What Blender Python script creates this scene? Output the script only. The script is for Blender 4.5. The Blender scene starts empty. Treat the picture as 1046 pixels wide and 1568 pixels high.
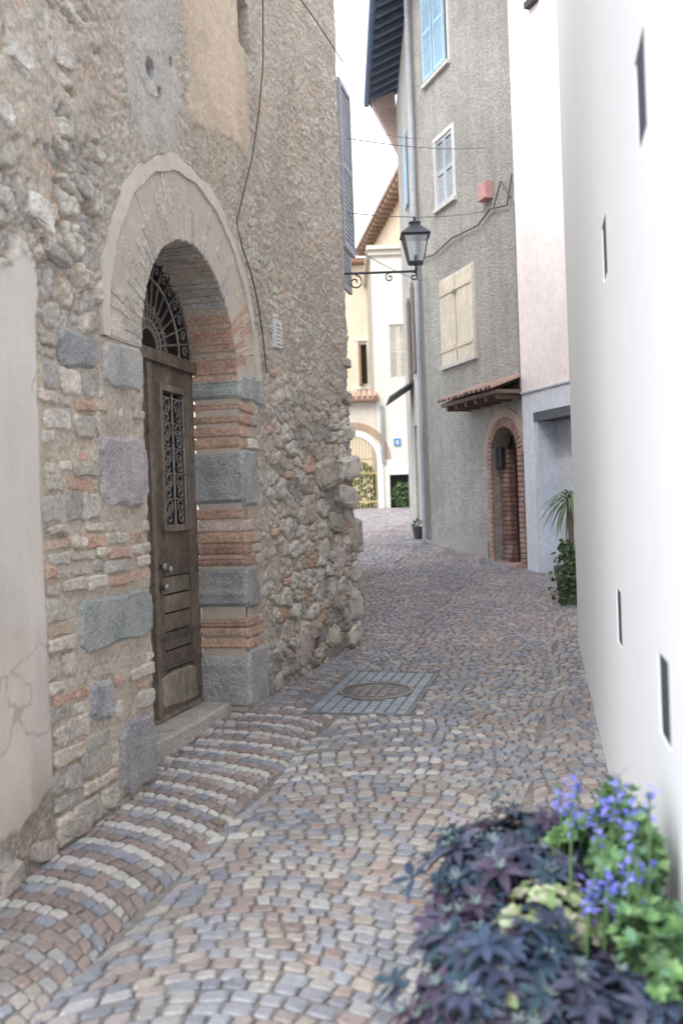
import bpy, bmesh, math, random
import numpy as np
from mathutils import Vector, Matrix, noise as mn
random.seed(7); rng=np.random.RandomState(5)
sc=bpy.context.scene; COL=sc.collection

# ---------------------------------------------------------------- helpers
_T=rng.rand(256,256)
def vn(x,y,sd=0):
    xi=np.floor(x).astype(int); yi=np.floor(y).astype(int); fx=x-xi; fy=y-yi
    fx=fx*fx*(3-2*fx); fy=fy*fy*(3-2*fy); xi=xi+sd*37; yi=yi+sd*91
    a=_T[xi%256,yi%256]; b=_T[(xi+1)%256,yi%256]; c=_T[xi%256,(yi+1)%256]; d=_T[(xi+1)%256,(yi+1)%256]
    return (a*(1-fx)+b*fx)*(1-fy)+(c*(1-fx)+d*fx)*fy
def fbm(x,y,o=4,sd=0):
    r=0; a=.5; t=0
    for i in range(o):
        r=r+a*vn(x*2**i,y*2**i,sd+i); t+=a; a*=.5
    return r/t
_J=rng.rand(256,256,3)
def voro(x,y,sd=0,jit=.85):
    xi=np.floor(x).astype(int); yi=np.floor(y).astype(int)
    F1=np.full(x.shape,9.); F2=np.full(x.shape,9.); ID=np.zeros(x.shape)
    for i in (-1,0,1):
        for j in (-1,0,1):
            cx=xi+i; cy=yi+j; q=_J[(cx+sd*31)%256,(cy+sd*17)%256]
            px=cx+.5+(q[...,0]-.5)*jit; py=cy+.5+(q[...,1]-.5)*jit
            d=np.hypot(px-x,py-y); m=d<F1
            F2=np.where(m,F1,np.minimum(F2,d)); ID=np.where(m,q[...,2],ID); F1=np.where(m,d,F1)
    return F1,F2,ID
def sst(a,b,x):
    t=np.clip((x-a)/(b-a),0,1); return t*t*(3-2*t)

def empty(name):
    e=bpy.data.objects.new(name,None); COL.objects.link(e); return e
def setcol(me,cols,dom):
    a=me.attributes.new("Col",'FLOAT_COLOR',dom)
    c=np.ones((len(cols),4),dtype=np.float32); c[:,:3]=np.asarray(cols)[:,:3]
    a.data.foreach_set("color",c.ravel())
class MB:
    def __init__(s): s.v=[]; s.f=[]; s.c=[]
    def add(s,vs,fs,col):
        o=len(s.v); s.v.extend([tuple(p) for p in vs])
        for f in fs: s.f.append([i+o for i in f]); s.c.append(col)
    def prism(s,M,pts,d0,d1,col,bev=0,inset=None):
        n=len(pts); cx=sum(p[0] for p in pts)/n; cz=sum(p[1] for p in pts)/n
        if bev>0:
            k=bev*(inset or 1.3); ip=[]
            for p in pts:
                l=math.hypot(p[0]-cx,p[1]-cz)+1e-6; q=min(.45,k/l); ip.append((p[0]+(cx-p[0])*q,p[1]+(cz-p[1])*q))
            V=[M(p[0],p[1],d0) for p in pts]+[M(p[0],p[1],d1-bev) for p in pts]+[M(p[0],p[1],d1) for p in ip]
            F=[list(range(n))]
            for r in (0,1):
                for i in range(n):
                    j=(i+1)%n; F.append([r*n+i,r*n+j,(r+1)*n+j,(r+1)*n+i])
            F.append([2*n+i for i in range(n)][::-1])
        else:
            V=[M(p[0],p[1],d0) for p in pts]+[M(p[0],p[1],d1) for p in pts]
            F=[list(range(n)),[n+i for i in range(n)][::-1]]
            for i in range(n):
                j=(i+1)%n; F.append([i,j,n+j,n+i])
        s.add(V,F,col)
    def rect(s,M,s0,s1,z0,z1,d0,d1,col,bev=0):
        s.prism(M,[(s0,z0),(s1,z0),(s1,z1),(s0,z1)],d0,d1,col,bev)
    def tube(s,pts,r,col,seg=7):
        pts=[Vector(p) for p in pts]; n=len(pts); V=[]; F=[]
        for i,p in enumerate(pts):
            t=(pts[min(i+1,n-1)]-pts[max(i-1,0)]).normalized()
            a=t.cross(Vector((0,0,1))); 
            if a.length<.1: a=t.cross(Vector((1,0,0)))
            a.normalize(); b=t.cross(a)
            rr=r[i] if isinstance(r,(list,tuple)) else r
            for k in range(seg):
                an=2*math.pi*k/seg; V.append(p+a*math.cos(an)*rr+b*math.sin(an)*rr)
        for i in range(n-1):
            for k in range(seg):
                l=(k+1)%seg; F.append([i*seg+k,i*seg+l,(i+1)*seg+l,(i+1)*seg+k])
        F.append(list(range(seg))); F.append([(n-1)*seg+k for k in range(seg)])
        s.add(V,F,col)
    def obj(s,name,mat,parent=None,smooth=False,recalc=True):
        me=bpy.data.meshes.new(name); me.from_pydata(s.v,[],s.f); setcol(me,s.c,'FACE')
        if recalc:
            bm=bmesh.new(); bm.from_mesh(me); bmesh.ops.recalc_face_normals(bm,faces=bm.faces); bm.to_mesh(me); bm.free()
        if smooth: me.polygons.foreach_set("use_smooth",[True]*len(me.polygons))
        me.materials.append(mat); o=bpy.data.objects.new(name,me); COL.objects.link(o)
        if parent: o.parent=parent
        return o
def frame(o,t,n):
    def M(s,z,d): return (o[0]+t[0]*s+n[0]*d, o[1]+t[1]*s+n[1]*d, z)
    return M

def mat(name,col=None,ns=6,na=.3,bs=60,bst=.25,rough=.85,ls=.8,la=.2,bd=.01,metal=0,spec=.3,transl=0,stain=None,battr=None,streak=0):
    m=bpy.data.materials.new(name); m.use_nodes=True; nt=m.node_tree; N=nt.nodes; L=nt.links
    b=N['Principled BSDF']; b.inputs['Roughness'].default_value=rough; b.inputs['Metallic'].default_value=metal
    b.inputs['Specular IOR Level'].default_value=spec
    tc=N.new('ShaderNodeTexCoord')
    def nz(sc_,det=3,vec=None):
        n=N.new('ShaderNodeTexNoise'); n.inputs['Scale'].default_value=sc_; n.inputs['Detail'].default_value=det
        n.inputs['Roughness'].default_value=.6; L.new(vec or tc.outputs['Object'],n.inputs['Vector']); return n
    def mr(src,a,b2,lo=.3,hi=.7):
        r=N.new('ShaderNodeMapRange'); r.inputs[1].default_value=lo; r.inputs[2].default_value=hi
        r.inputs[3].default_value=a; r.inputs[4].default_value=b2; L.new(src,r.inputs[0]); return r.outputs[0]
    if col is None:
        at=N.new('ShaderNodeAttribute'); at.attribute_name='Col'; c=at.outputs['Color']
    else:
        rg=N.new('ShaderNodeRGB'); rg.outputs[0].default_value=(*col,1); c=rg.outputs[0]
    def mul(c,fac):
        x=N.new('ShaderNodeVectorMath'); x.operation='SCALE'; L.new(c,x.inputs[0]); L.new(fac,x.inputs['Scale']); return x.outputs[0]
    n1=nz(ns); f1=mr(n1.outputs[0],1-na,1+na)
    ab=None
    if battr:
        ab=N.new('ShaderNodeAttribute'); ab.attribute_name=battr
        lm=N.new('ShaderNodeMix'); lm.inputs[2].default_value=1.0; L.new(ab.outputs['Fac'],lm.inputs[0]); L.new(f1,lm.inputs[3]); f1=lm.outputs[0]
    c=mul(c,f1)
    if la>0: n2=nz(ls,3); c=mul(c,mr(n2.outputs[0],1-la,1+la))
    if streak>0:
        mp=N.new('ShaderNodeMapping'); mp.inputs['Scale'].default_value=(1,1,.10); L.new(tc.outputs['Object'],mp.inputs['Vector'])
        n5=nz(5,4,mp.outputs[0]); c=mul(c,mr(n5.outputs[0],1-streak,1+streak*.5))
    if stain:
        n3=nz(stain[1],4); mx=N.new('ShaderNodeMix'); mx.data_type='RGBA'
        L.new(mr(n3.outputs[0],0,stain[2],.5,.68),mx.inputs[0]); L.new(c,mx.inputs[6]); mx.inputs[7].default_value=(*stain[0],1); c=mx.outputs[2]
    L.new(c,b.inputs['Base Color'])
    if bst>0:
        n4=nz(bs,4); bp=N.new('ShaderNodeBump'); bp.inputs['Strength'].default_value=bst; bp.inputs['Distance'].default_value=bd
        L.new(n4.outputs[0],bp.inputs['Height']); L.new(bp.outputs[0],b.inputs['Normal'])
        if ab: L.new(ab.outputs['Fac'],bp.inputs['Strength'])
    if transl>0:
        tr=N.new('ShaderNodeBsdfTranslucent'); L.new(c,tr.inputs[0]); ms=N.new('ShaderNodeMixShader'); ms.inputs[0].default_value=transl
        L.new(b.outputs[0],ms.inputs[1]); L.new(tr.outputs[0],ms.inputs[2]); L.new(ms.outputs[0],N['Material Output'].inputs[0])
    return m
M_wall=mat("wall_render",ns=42,na=.24,bs=55,bst=.9,rough=.95,ls=1.3,la=.10,bd=.015,battr="Bmp",streak=.10)
M_stone=mat("stone",ns=50,na=.30,bs=50,bst=.9,rough=.9,ls=7,la=.20,bd=.015,stain=((.52,.455,.38),5,.55))
M_gran=mat("granite",ns=110,na=.40,bs=38,bst=.9,rough=.9,ls=7,la=.22,bd=.02,stain=((.46,.43,.38),5,.5))
M_cob=mat("cobble",ns=40,na=.16,bs=55,bst=.35,rough=.55,ls=1.3,la=.14,bd=.006,spec=.4)
M_sand=mat("joint_sand",(.19,.178,.165),ns=20,na=.3,bs=120,bst=.4)
M_white=mat("white_plaster",(.90,.93,.97),ns=5,na=.010,bs=40,bst=.10,rough=.9,ls=1,la=.01)
M_pl=mat("plaster",ns=12,na=.08,bs=55,bst=.4,rough=.95,ls=.9,la=.07,bd=.012,streak=.05)
M_wood=mat("painted_wood",ns=14,na=.12,bs=40,bst=.2,rough=.6,streak=.08)
M_door=mat("old_wood",ns=22,na=.28,bs=60,bst=.5,rough=.7,ls=3,la=.3,streak=.35)
M_iron=mat("iron",(.27,.25,.23),ns=20,na=.3,bs=80,bst=.2,rough=.6,metal=.2)
M_gen=mat("generic",ns=15,na=.12,bs=60,bst=.2,rough=.7)
M_leaf=mat("leaf",ns=20,na=.2,bst=0,rough=.5,transl=.25,la=0)
def glass():
    m=bpy.data.materials.new("dark_glass"); m.use_nodes=True; b=m.node_tree.nodes['Principled BSDF']
    b.inputs['Base Color'].default_value=(.014,.015,.016,1); b.inputs['Roughness'].default_value=.3; return m
M_glass=glass()
def lampglass():
    m=bpy.data.materials.new("lamp_glass"); m.use_nodes=True; b=m.node_tree.nodes['Principled BSDF']
    b.inputs['Base Color'].default_value=(.8,.85,.88,1); b.inputs['Roughness'].default_value=.08; b.inputs['Transmission Weight'].default_value=.85
    b.inputs['IOR'].default_value=1.1; return m
M_lg=lampglass()
def jc(c,j=.12,h=.03):
    k=1+random.uniform(-j,j); return tuple(max(.01,x*k*(1+random.uniform(-h,h))) for x in c)

# ---------------------------------------------------------------- terrain
GY=[-400,-6,0,12.6,16.75,30,60,400]; GZ=[-.27,-.27,0,.567,.94,1.6,2.3,2.3]
def g(y): return float(np.interp(y,GY,GZ))
mb=MB(); ys=[-400,-60,-6,-3,0,3,6,9,12.6,14,16.75,20,25,30,45,60,120,400]
xs=[-400,-60,-10,-4,0,4,10,60,400]
V=[(x,y,g(y)-.010) for y in ys for x in xs]; nx=len(xs)
F=[[j*nx+i,j*nx+i+1,(j+1)*nx+i+1,(j+1)*nx+i] for j in range(len(ys)-1) for i in range(nx-1)]
mb.add(V,F,(.3,.3,.3)); mb.obj("ground",M_sand,recalc=False)

t1=(.2417,.9703); n1=(.9703,-.2417); t2=(.3425,.9395); n2=(.9395,-.3425); SK=3.411; A0=(-1.28,3.59)
KP=(A0[0]+t1[0]*SK,A0[1]+t1[1]*SK); SC=5.06
def ML(s,z,d):
    if s<=SK: o=A0; t=t1; n=n1; q=s
    else: o=KP; t=t2; n=n2; q=s-SK
    w=min(1,max(0,(s-SK+.25)/.5)); n=(n1[0]*(1-w)+n2[0]*w, n1[1]*(1-w)+n2[1]*w)
    return (o[0]+t[0]*q+n[0]*d, o[1]+t[1]*q+n[1]*d, z)
def leftX(y):
    if y<6.9: return -1.28+.2491*(y-3.59)
    if y<8.45: return -.455+.3645*(y-6.9)
    return .11
def rightX(y):
    if y<8.1: return .808+(y-2.62)*.197
    if y<16.75: return 6.958-.33*y
    if y<22: return 1.45
    return 3.2

# ---------------------------------------------------------------- cobbles
mb=MB(); p=.064; Wc=1.22; RR=.86
MH_c=(.19,6.64)
def tosurf(a,b): return (n1[0]*a+t1[0]*b, n1[1]*a+t1[1]*b)
def inv(x,y): return (n1[0]*x+n1[1]*y, t1[0]*x+t1[1]*y)
mha,mhb=inv(*MH_c)
pal=[(.235,.245,.275),(.19,.20,.23),(.285,.28,.285),(.265,.235,.225),(.32,.295,.27),(.25,.205,.19)]
NF=fbm(*np.meshgrid(np.arange(0,40,.1)*.9+5,np.arange(0,60,.1)*.9),3)
def nf(x,y): return NF[int((y+10)*10)%600,int((x+10)*10)%400]
for ci in range(-8,8):
    a0=ci*Wc+.3; b=-1.5; rk=0
    while b<31:
        rk+=1; a=-Wc/2; rowl=random.random(); pp=p*(1 if b<14 else 1.3)*random.uniform(.90,1.10); ws=1 if b<14 else 1.4
        while a<Wc/2-.015:
            w=random.uniform(.052,.088)*ws; w=min(w,Wc/2-a)
            if Wc/2-(a+w)<.03: w=Wc/2-a
            def cr(aa,db):
                sn=aa/RR; cs=math.sqrt(1-sn*sn); k=1-abs(2*aa/Wc)**3
                A=aa+db*cs*sn*k; B=b+RR*cs-RR+db*(cs*cs*k+(1-k))
                return tosurf(a0+A+.02*math.sin(B*5+A*3),B+.025*math.sin(a0*3+A*6+B*2))
            gp=.0046; jt=lambda:random.uniform(-.0042,.0042)
            mid=cr(a+w/2,pp/2); x,y=mid; ok=-1.0<y<29.4 and leftX(y)-.1<x<rightX(y)+.1
            if ok:
                ia,ib=inv(x,y)
                if abs(ia-mha)<.33+.03 and abs(ib-mhb)<.60+.03: ok=False
            if ok:
                C=[]
                for (aa,bb) in ((a+gp,gp),(a+w-gp,gp),(a+w-gp,pp-gp),(a+gp,pp-gp)):
                    X,Yv=cr(aa,bb); C.append((X+jt(),Yv+jt()))
                O=[]
                for i in range(4):
                    P=C[i]; Q=C[(i+1)%4]
                    for tt in (.15,.85): O.append((P[0]+(Q[0]-P[0])*tt,P[1]+(Q[1]-P[1])*tt))
                cx=sum(c[0] for c in C)/4; cy=sum(c[1] for c in C)/4
                h=random.uniform(-.003,.003); tx,ty=random.uniform(-.07,.07),random.uniform(-.07,.07)
                Vv=[(o[0],o[1],g(o[1])-.025) for o in O]+[(o[0],o[1],g(o[1])-.0055+h+(o[0]-cx)*tx+(o[1]-cy)*ty) for o in O]+[(o[0]+(cx-o[0])*.19,o[1]+(cy-o[1])*.19,g(o[1])+.001+h+(o[0]-cx)*tx+(o[1]-cy)*ty) for o in O]
                Ff=[]
                for r in (0,1):
                    for i in range(8):
                        j=(i+1)%8; Ff.append([r*8+i,r*8+j,(r+1)*8+j,(r+1)*8+i])
                Ff.append(list(range(16,24)))
                nz=nf(x,y); da=x-leftX(y); ed=nf(x*3,y*3)
                lt=1.0
                if y<6.5 and y>3.2: lt=1+.25*max(0,1-da/1.1)  # lighter towards the left wall: sheen painted into the stone colour
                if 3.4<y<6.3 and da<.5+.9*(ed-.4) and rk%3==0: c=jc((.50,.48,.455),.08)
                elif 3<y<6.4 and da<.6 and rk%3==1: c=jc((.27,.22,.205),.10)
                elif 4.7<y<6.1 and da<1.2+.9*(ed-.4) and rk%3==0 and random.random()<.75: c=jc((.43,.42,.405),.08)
                else:
                    wts=[3,2.5,2,1.2,.8,.9] if nz<.5 else [1.8,1.3,2,2.0,1.3,1.8]
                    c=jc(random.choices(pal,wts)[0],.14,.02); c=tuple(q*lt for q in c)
                if y>8: c=(c[0]*1.08,c[1]*1.01,c[2]*1.01)
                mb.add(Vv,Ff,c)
            a+=w
        b+=pp
mb.obj("cobblestone_road",M_cob,smooth=False,recalc=False)

# manhole plate
e=empty("manhole_cover")
def MG(a,b,d):
    x,y=tosurf(a,b); return (x,y,g(y)+d)
mb=MB(); mb.rect(MG,mha-.33,mha+.33,mhb-.6,mhb+.6,-.03,-.004,(.15,.16,.17))
nxx,nyy=9,16
for i in range(nxx):
    for j in range(nyy):
        a=mha-.31+i*.62/nxx; b=mhb-.58+j*1.16/nyy
        ca,cb=a+.034-mha,b+.036-mhb
        if math.hypot(ca,cb)<.27: continue
        mb.rect(MG,a+.005,a+.062,b+.005,b+.066,-.01,.004,jc((.25,.28,.315),.08),.004)
ring=[(mha+.25*math.cos(q*math.pi/18),mhb+.25*math.sin(q*math.pi/18)) for q in range(36)]
mb.prism(MG,ring,-.02,.0,(.13,.125,.125),.004)
for k in range(5):
    for j in range(5):
        a=mha-.13+k*.065; b=mhb-.13+j*.065
        if math.hypot(a-mha,b-mhb)<.18: mb.rect(MG,a-.022,a+.022,b-.022,b+.022,-.01,.006,(.23,.215,.205),.003)
for q in range(36):
    an=q*math.pi/18; an2=(q+1)*math.pi/18
    mb.prism(MG,[(mha+.225*math.cos(an),mhb+.225*math.sin(an)),(mha+.25*math.cos(an),mhb+.25*math.sin(an)),(mha+.25*math.cos(an2),mhb+.25*math.sin(an2)),(mha+.225*math.cos(an2),mhb+.225*math.sin(an2))],-.01,.007,(.23,.20,.19))
mb.obj("plate",mat("cast_metal",ns=25,na=.3,bs=60,bst=.2,rough=.45,metal=.2),e,recalc=True)

# ---------------------------------------------------------------- left stone house
house=empty("stone_house")
CS,ZS,RI,RO=2.035,2.34,.685,1.12
SL,SR=CS-RI,CS+RI
ds=.01
S=np.arange(-.4,SC+.001,ds); Z=np.arange(0,6.61,ds); SS,ZZ=np.meshgrid(S,Z)
nzA=fbm(SS*3,ZZ*3,5,1); nzB=fbm(SS*9,ZZ*9,4,2); nzC=fbm(SS*1.2+9,ZZ*1.2,3,3); fine=fbm(SS*34,ZZ*34,3,6)
wx=SS+.10*(nzB-.5)+.08*(nzA-.5); wz=ZZ+.09*(fbm(SS*8+30,ZZ*8,3,4)-.5)
f1,f2,idb=voro(wx/.18,wz/.12,1); hb=sst(.02,.20,f2-f1)
g1,g2,idm=voro(wx/.085,wz/.060,2); hm=sst(.02,.26,g2-g1)
k1,k2,ids=voro(wx/.038,wz/.030,3); hs=sst(.05,.4,k2-k1)
mP=(1-sst(.36,.40,SS+(nzB-.5)*.06))*(1-sst(2.42,2.47,ZZ+(nzA-.5)*.9+(nzB-.5)*.3))
mP=mP*sst(.36,.42,ZZ+(nzB-.5)*.25+(nzA-.5)*.25+.04)
mR1=(1-sst(.78,1.05,SS+(nzA-.5)*.6))*sst(2.20,2.40,ZZ+(nzA-.5)*.3)*(1-mP)
mR2=sst(3.05,3.6,SS+(nzA-.5)*.5)*(1-sst(2.1,2.7,ZZ+(nzA-.5)*.7))
mS=sst(2.0,2.08,SS+(nzA-.5)*.3)*(1-sst(3.05,3.15,SS+(nzB-.5)*.2+(ZZ-4)*.1))*sst(3.85,3.9,ZZ+(nzA-.5)*.45+abs(SS-2.75)*.35)
mG=sst(0,1,1.5-((SS-1.62)/.32)**4-((ZZ-3.78)/.42)**4+(nzA-.5)*2.2)*(1-mS)
mT=sst(3.95,4.05,ZZ+(nzA-.5)*.5)*sst(.9,1.0,SS+(nzA-.5)*.3)*(1-mS)*(1-sst(2.0,2.2,SS))
mW=sst(.56,.59,nzC+.35*(nzB-.5))*mR1
mQ=sst(.34,.38,SS)*(1-sst(1.36,1.4,SS))*(1-sst(2.30,2.34,ZZ))*sst(.2,.3,ZZ)
mQ2=sst(2.68,2.7,SS)*(1-sst(3.02,3.1,SS+(nzB-.5)*.1))*(1-sst(2.34,2.4,ZZ))
rr=np.hypot(SS-CS,ZZ-ZS); mA=(1-sst(RO-.01,RO+.01,rr))*(ZZ>ZS-.02)
relief=lambda h,r:h*(.25+.75*r)
D=.034*(nzC-.5)+(.014*(nzB-.5)+.007*(fine-.5))*(1-.75*mP)
rest=(1-mP)*(1-mR1)*(1-mR2)*(1-mS)*(1-mG)*(1-mT*.8)
expose=sst(.38,.56,nzA*.7+nzC*.3)
D=D+rest*(.014*relief(hm,idm)*(.25+.75*expose)+.006*hs*(ids>.4))
D=D+mR1*(1-mW*.9)*(.046*relief(hb,idb)-.020+.026*(nzB-.5)+.010*hm)+mR1*mW*.018
D=D+mR2*(.040*relief(hb,idb)-.014+.014*relief(hm,idm)+.022*(nzB-.5))
D=D+mP*.024+mS*.012+mT*.006+mG*.008
cl=lambda c:np.array(c)[None,None,:]*np.ones(SS.shape+(1,))
base=cl((.60,.53,.445))*(.88+.45*(nzA[...,None]-.45))
warm=cl((.61,.485,.365))
tone=sst(.35,.62,fbm(SS*1.6+3,ZZ*1.1+8,3,8))[...,None]
base=base*(1-.45*tone)+warm*.45*tone
gtone=sst(.50,.64,fbm(SS*1.9+33,ZZ*1.0+2,4,14))[...,None]; base=base*(1-.5*gtone)+cl((.47,.43,.385))*.5*gtone
stc=np.where((ids>.78)[...,None],cl((.70,.66,.60)),np.where((ids<.16)[...,None],cl((.37,.33,.29)),np.where((ids>.74)[...,None],cl((.56,.38,.27)),base*1.02)))
base=base+(stc-base)*(hs*.55)[...,None]
stm=np.where((idm>.7)[...,None],cl((.65,.61,.55)),np.where((idm<.22)[...,None],cl((.41,.385,.35)),np.where(((idm>.5)&(idm<.54))[...,None],cl((.57,.38,.27)),cl((.56,.48,.40)))))
base=base+(stm-base)*(hm*.65*expose)[...,None]
bc=np.where((idb>.7)[...,None],cl((.61,.57,.51)),np.where((idb<.3)[...,None],cl((.42,.395,.37)),np.where(((idb>.5)&(idb<.54))[...,None],cl((.54,.36,.26)),cl((.55,.48,.41)))))
mR=np.clip(mR1*(1-mW*.8)+mR2,0,1)
rub=cl((.44,.365,.29))*(1-hb[...,None])+bc*hb[...,None]; rub=rub*(.84+.28*hm[...,None])*(.82+.36*fine[...,None])
base=base+(rub-base)*(mR*.85)[...,None]
plc=cl((.64,.60,.55))*(.90+.22*fbm(SS*2,ZZ*1.2,4,9)[...,None])
wet=(1-sst(.4,2.0,ZZ+(nzA-.5)*1.2))[...,None]; plc=plc*(1-.5*wet)+cl((.63,.51,.43))*(.5*wet)
stk=sst(.55,.66,fbm(SS*3.5+20,ZZ*.5,4,12))[...,None]; plc=plc*(1-.15*stk)
crk=(np.abs(fbm(SS*1.3+50,ZZ*1.3+50,5,15)-.5)<.0035)[...,None]; plc=plc*np.where(crk,.72,1)
base=base+(plc-base)*mP[...,None]
smc=cl((.62,.50,.375))*(.85+.3*nzA[...,None]); base=base+(smc-base)*(mS*.85)[...,None]
gc=cl((.48,.46,.43))*(.80+.4*nzB[...,None]); base=base+(gc-base)*(mG*.75)[...,None]
tcx=np.where((fbm(SS*2.2,ZZ*.4,3,11)>.52)[...,None],cl((.56,.43,.33)),cl((.46,.44,.41))); base=base+(tcx-base)*(mT*.6)[...,None]
mor=cl((.53,.455,.375))*(.80+.4*nzB[...,None]); qq=np.clip(mQ+mQ2,0,1)[...,None]; base=base+(mor-base)*qq
qm=np.clip(mQ+mQ2,0,1); D=D*(1-np.clip(mQ+mQ2+mA,0,1))+(-.006)*np.clip(mA,0,1)+qm*(1-mA)*(.001+.022*(nzB-.5)+.020*(nzA-.5)+.008*(fine-.5))
gz=np.interp(A0[1]+.97*SS,GY,GZ); damp=(1-sst(.0,.45,ZZ-gz+(nzA-.5)*.5))[...,None]; base=base*(1-.28*damp)
hole=np.hypot(SS-1.55,(ZZ-3.80))<.05; h2=np.hypot(SS-1.66,ZZ-3.72)<.026; h3=np.hypot(SS-1.84,ZZ-3.96)<.024
h4=(abs(SS-3.07)<.13)&(abs(ZZ-4.74)<.17); h5=(abs(SS-4.12)<.06)&(abs(ZZ-.50)<.05)
hh=hole|h2|h3|h4|h5
ringm=(np.hypot(SS-1.55,ZZ-3.8)<.14); D=np.where(ringm,D+.010,D); base=np.where(ringm[...,None],cl((.50,.48,.45)),base)
D=np.where(hh,D-.16,D); base=np.where(hh[...,None],base*.35,base)
D=D-.05*sst(4.98,5.06,SS)
bmp=np.clip(1.0-.85*mP-.45*mS-.2*mG,0.05,1)
w=np.clip((SS-SK+.25)/.5,0,1); NX=n1[0]*(1-w)+n2[0]*w; NY=n1[1]*(1-w)+n2[1]*w
X=np.where(SS<=SK,A0[0]+t1[0]*SS,KP[0]+t2[0]*(SS-SK))+NX*D; Y=np.where(SS<=SK,A0[1]+t1[1]*SS,KP[1]+t2[1]*(SS-SK))+NY*D
V=np.stack([X,Y,ZZ],-1).reshape(-1,3); ny_,nx_=SS.shape
idx=np.arange(ny_*nx_).reshape(ny_,nx_)
Q=np.stack([idx[:-1,:-1],idx[:-1,1:],idx[1:,1:],idx[1:,:-1]],-1).reshape(-1,4)
ms_=(SS[:-1,:-1]+.005).ravel(); mz_=(ZZ[:-1,:-1]+.005).ravel()
opening=((abs(ms_-CS)<RI+.02)&(mz_<ZS))|(np.hypot(ms_-CS,mz_-ZS)<RI+.02)
Q=Q[~opening]
me=bpy.data.meshes.new("rubble_wall"); me.from_pydata(V.tolist(),[],Q.tolist()); setcol(me,base.reshape(-1,3),'POINT')
ba=me.attributes.new("Bmp",'FLOAT','POINT'); ba.data.foreach_set("value",bmp.ravel().astype(np.float32))
me.polygons.foreach_set("use_smooth",[True]*len(me.polygons)); me.materials.append(M_wall)
o=bpy.data.objects.new("rubble_wall",me); COL.objects.link(o); o.parent=house
HT=7.4
mb=MB(); wc=(.62,.56,.49)
mb.rect(ML,-1.5,-.4,-.6,HT,-.3,.0,wc); mb.rect(ML,-.4,SK,6.6,HT,-.3,0,wc); mb.rect(ML,SK,SC,6.6,HT,-.3,0,wc)
cP=ML(SC,0,-.03); MR=frame((cP[0]-.0,cP[1]),(.004,1),(1,0))
mb.rect(MR,.0,5.6,-.1,HT,-.4,0,(.56,.50,.43))
mb.obj("outer_walls",M_pl,house)
mb=MB(); a=ML(-1.5,0,-5); b=ML(-1.5,0,.02); c=ML(SK,0,.02); d=(cP[0]+.02,cP[1]); e2=(cP[0]+.02,cP[1]+5.6); f=(cP[0]-5,cP[1]+5.6)
mb.add([(q[0],q[1],HT) for q in (a,b,c,d,e2,f)]+[(q[0],q[1],HT+.12) for q in (a,b,c,d,e2,f)],[[0,1,2,3,4,5],[6,7,8,9,10,11]]+[[i,(i+1)%6,6+(i+1)%6,6+i] for i in range(6)],(.3,.16,.1))
mb.obj("roof",M_gen,house)
mb=MB(); mb.rect(ML,SL-.3,SR+.3,0,3.4,-.46,-.42,(.02,.02,.02)); mb.obj("interior_dark",M_gen,house)

GR=(.37,.37,.365); BT=[(.60,.53,.45),(.55,.48,.41),(.62,.55,.47),(.56,.44,.35),(.48,.44,.39),(.54,.36,.28),(.58,.51,.42),(.43,.40,.36)]
def rough_poly(s0,s1,z0,z1,j=.008,n=3,cf=.14):
    P=[]; cr=min(s1-s0,z1-z0)*cf
    C=[(s0,z0),(s1,z0),(s1,z1),(s0,z1)]
    C=[(x+random.uniform(-j,j),z+random.uniform(-j,j)) for x,z in C]
    for i in range(4):
        a=C[i]; b=C[(i+1)%4]; L=math.hypot(b[0]-a[0],b[1]-a[1]); k=min(.4,cr/L)
        for tt in [k]+[k+(1-2*k)*q/(n) for q in range(1,n)]+[1-k]:
            P.append((a[0]+(b[0]-a[0])*tt+random.uniform(-j,j)*.5,a[1]+(b[1]-a[1])*tt+random.uniform(-j,j)*.5))
    return P
mb=MB(); mgr=MB()
def blk(s0,s1,z0,z1,col,d1=None,bev=.008,d0=-.06,j=.007,to=None,n=3,cf=.14):
    (to or mb).prism(ML,rough_poly(s0,s1,z0,z1,j,n,cf),d0,(random.uniform(.003,.022) if d1 is None else d1),col,bev,1.2)
bigL=[(.53,.88,2.15,2.31),(.91,1.345,2.11,2.33),(.86,1.345,1.54,1.89),(.60,1.345,.93,1.16),(.96,1.345,.22,.58),(.70,.93,.62,.80)]
def hit(s0,s1,z0,z1,L): 
    return any(s0<b[1]-.01 and s1>b[0]+.01 and z0<b[3]-.01 and z1>b[2]+.01 for b in L)
for b in bigL: blk(b[0]+.008,b[1]+(.004 if b[1]>1.3 else -.006),b[2]+.008,b[3]-.008,jc(GR,.14,.05),.022,.018,-.34 if b[1]>1.3 else -.06,.015,mgr,6,.18)
z=.20
while z<2.32:
    big=random.random()<.30; h=random.uniform(.09,.13) if big else random.uniform(.050,.070); s=.40+random.uniform(-.05,.02)
    while s<1.34:
        w=random.uniform(.09,.27); e_=min(s+w,1.345)
        if 1.345-e_<.06: e_=1.345
        seg=[(s,e_)]
        for b in bigL:
            ns=[]
            for (p0,p1) in seg:
                if z<b[3]-.01 and z+h>b[2]+.01 and p0<b[1] and p1>b[0]:
                    if p0<b[0]-.03: ns.append((p0,b[0]))
                    if p1>b[1]+.03: ns.append((b[1],p1))
                else: ns.append((p0,p1))
            seg=ns
        for (p0,p1) in seg:
            if p1-p0>.03 and (random.random()>.06 or p1>1.3):
                c=jc(random.choice(BT if not big else [(.52,.48,.43),(.45,.43,.40),(.59,.54,.47)]),.12)
                dz=random.uniform(-.007,.007)
                blk(p0+.005,p1-(.005 if p1<1.34 else 0),z+.005+dz,z+h-.005+dz,c,None,.010,-.34 if p1>1.33 else -.06,.008 if not big else .013,None,3,.2)
        s=e_
    z+=h
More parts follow.
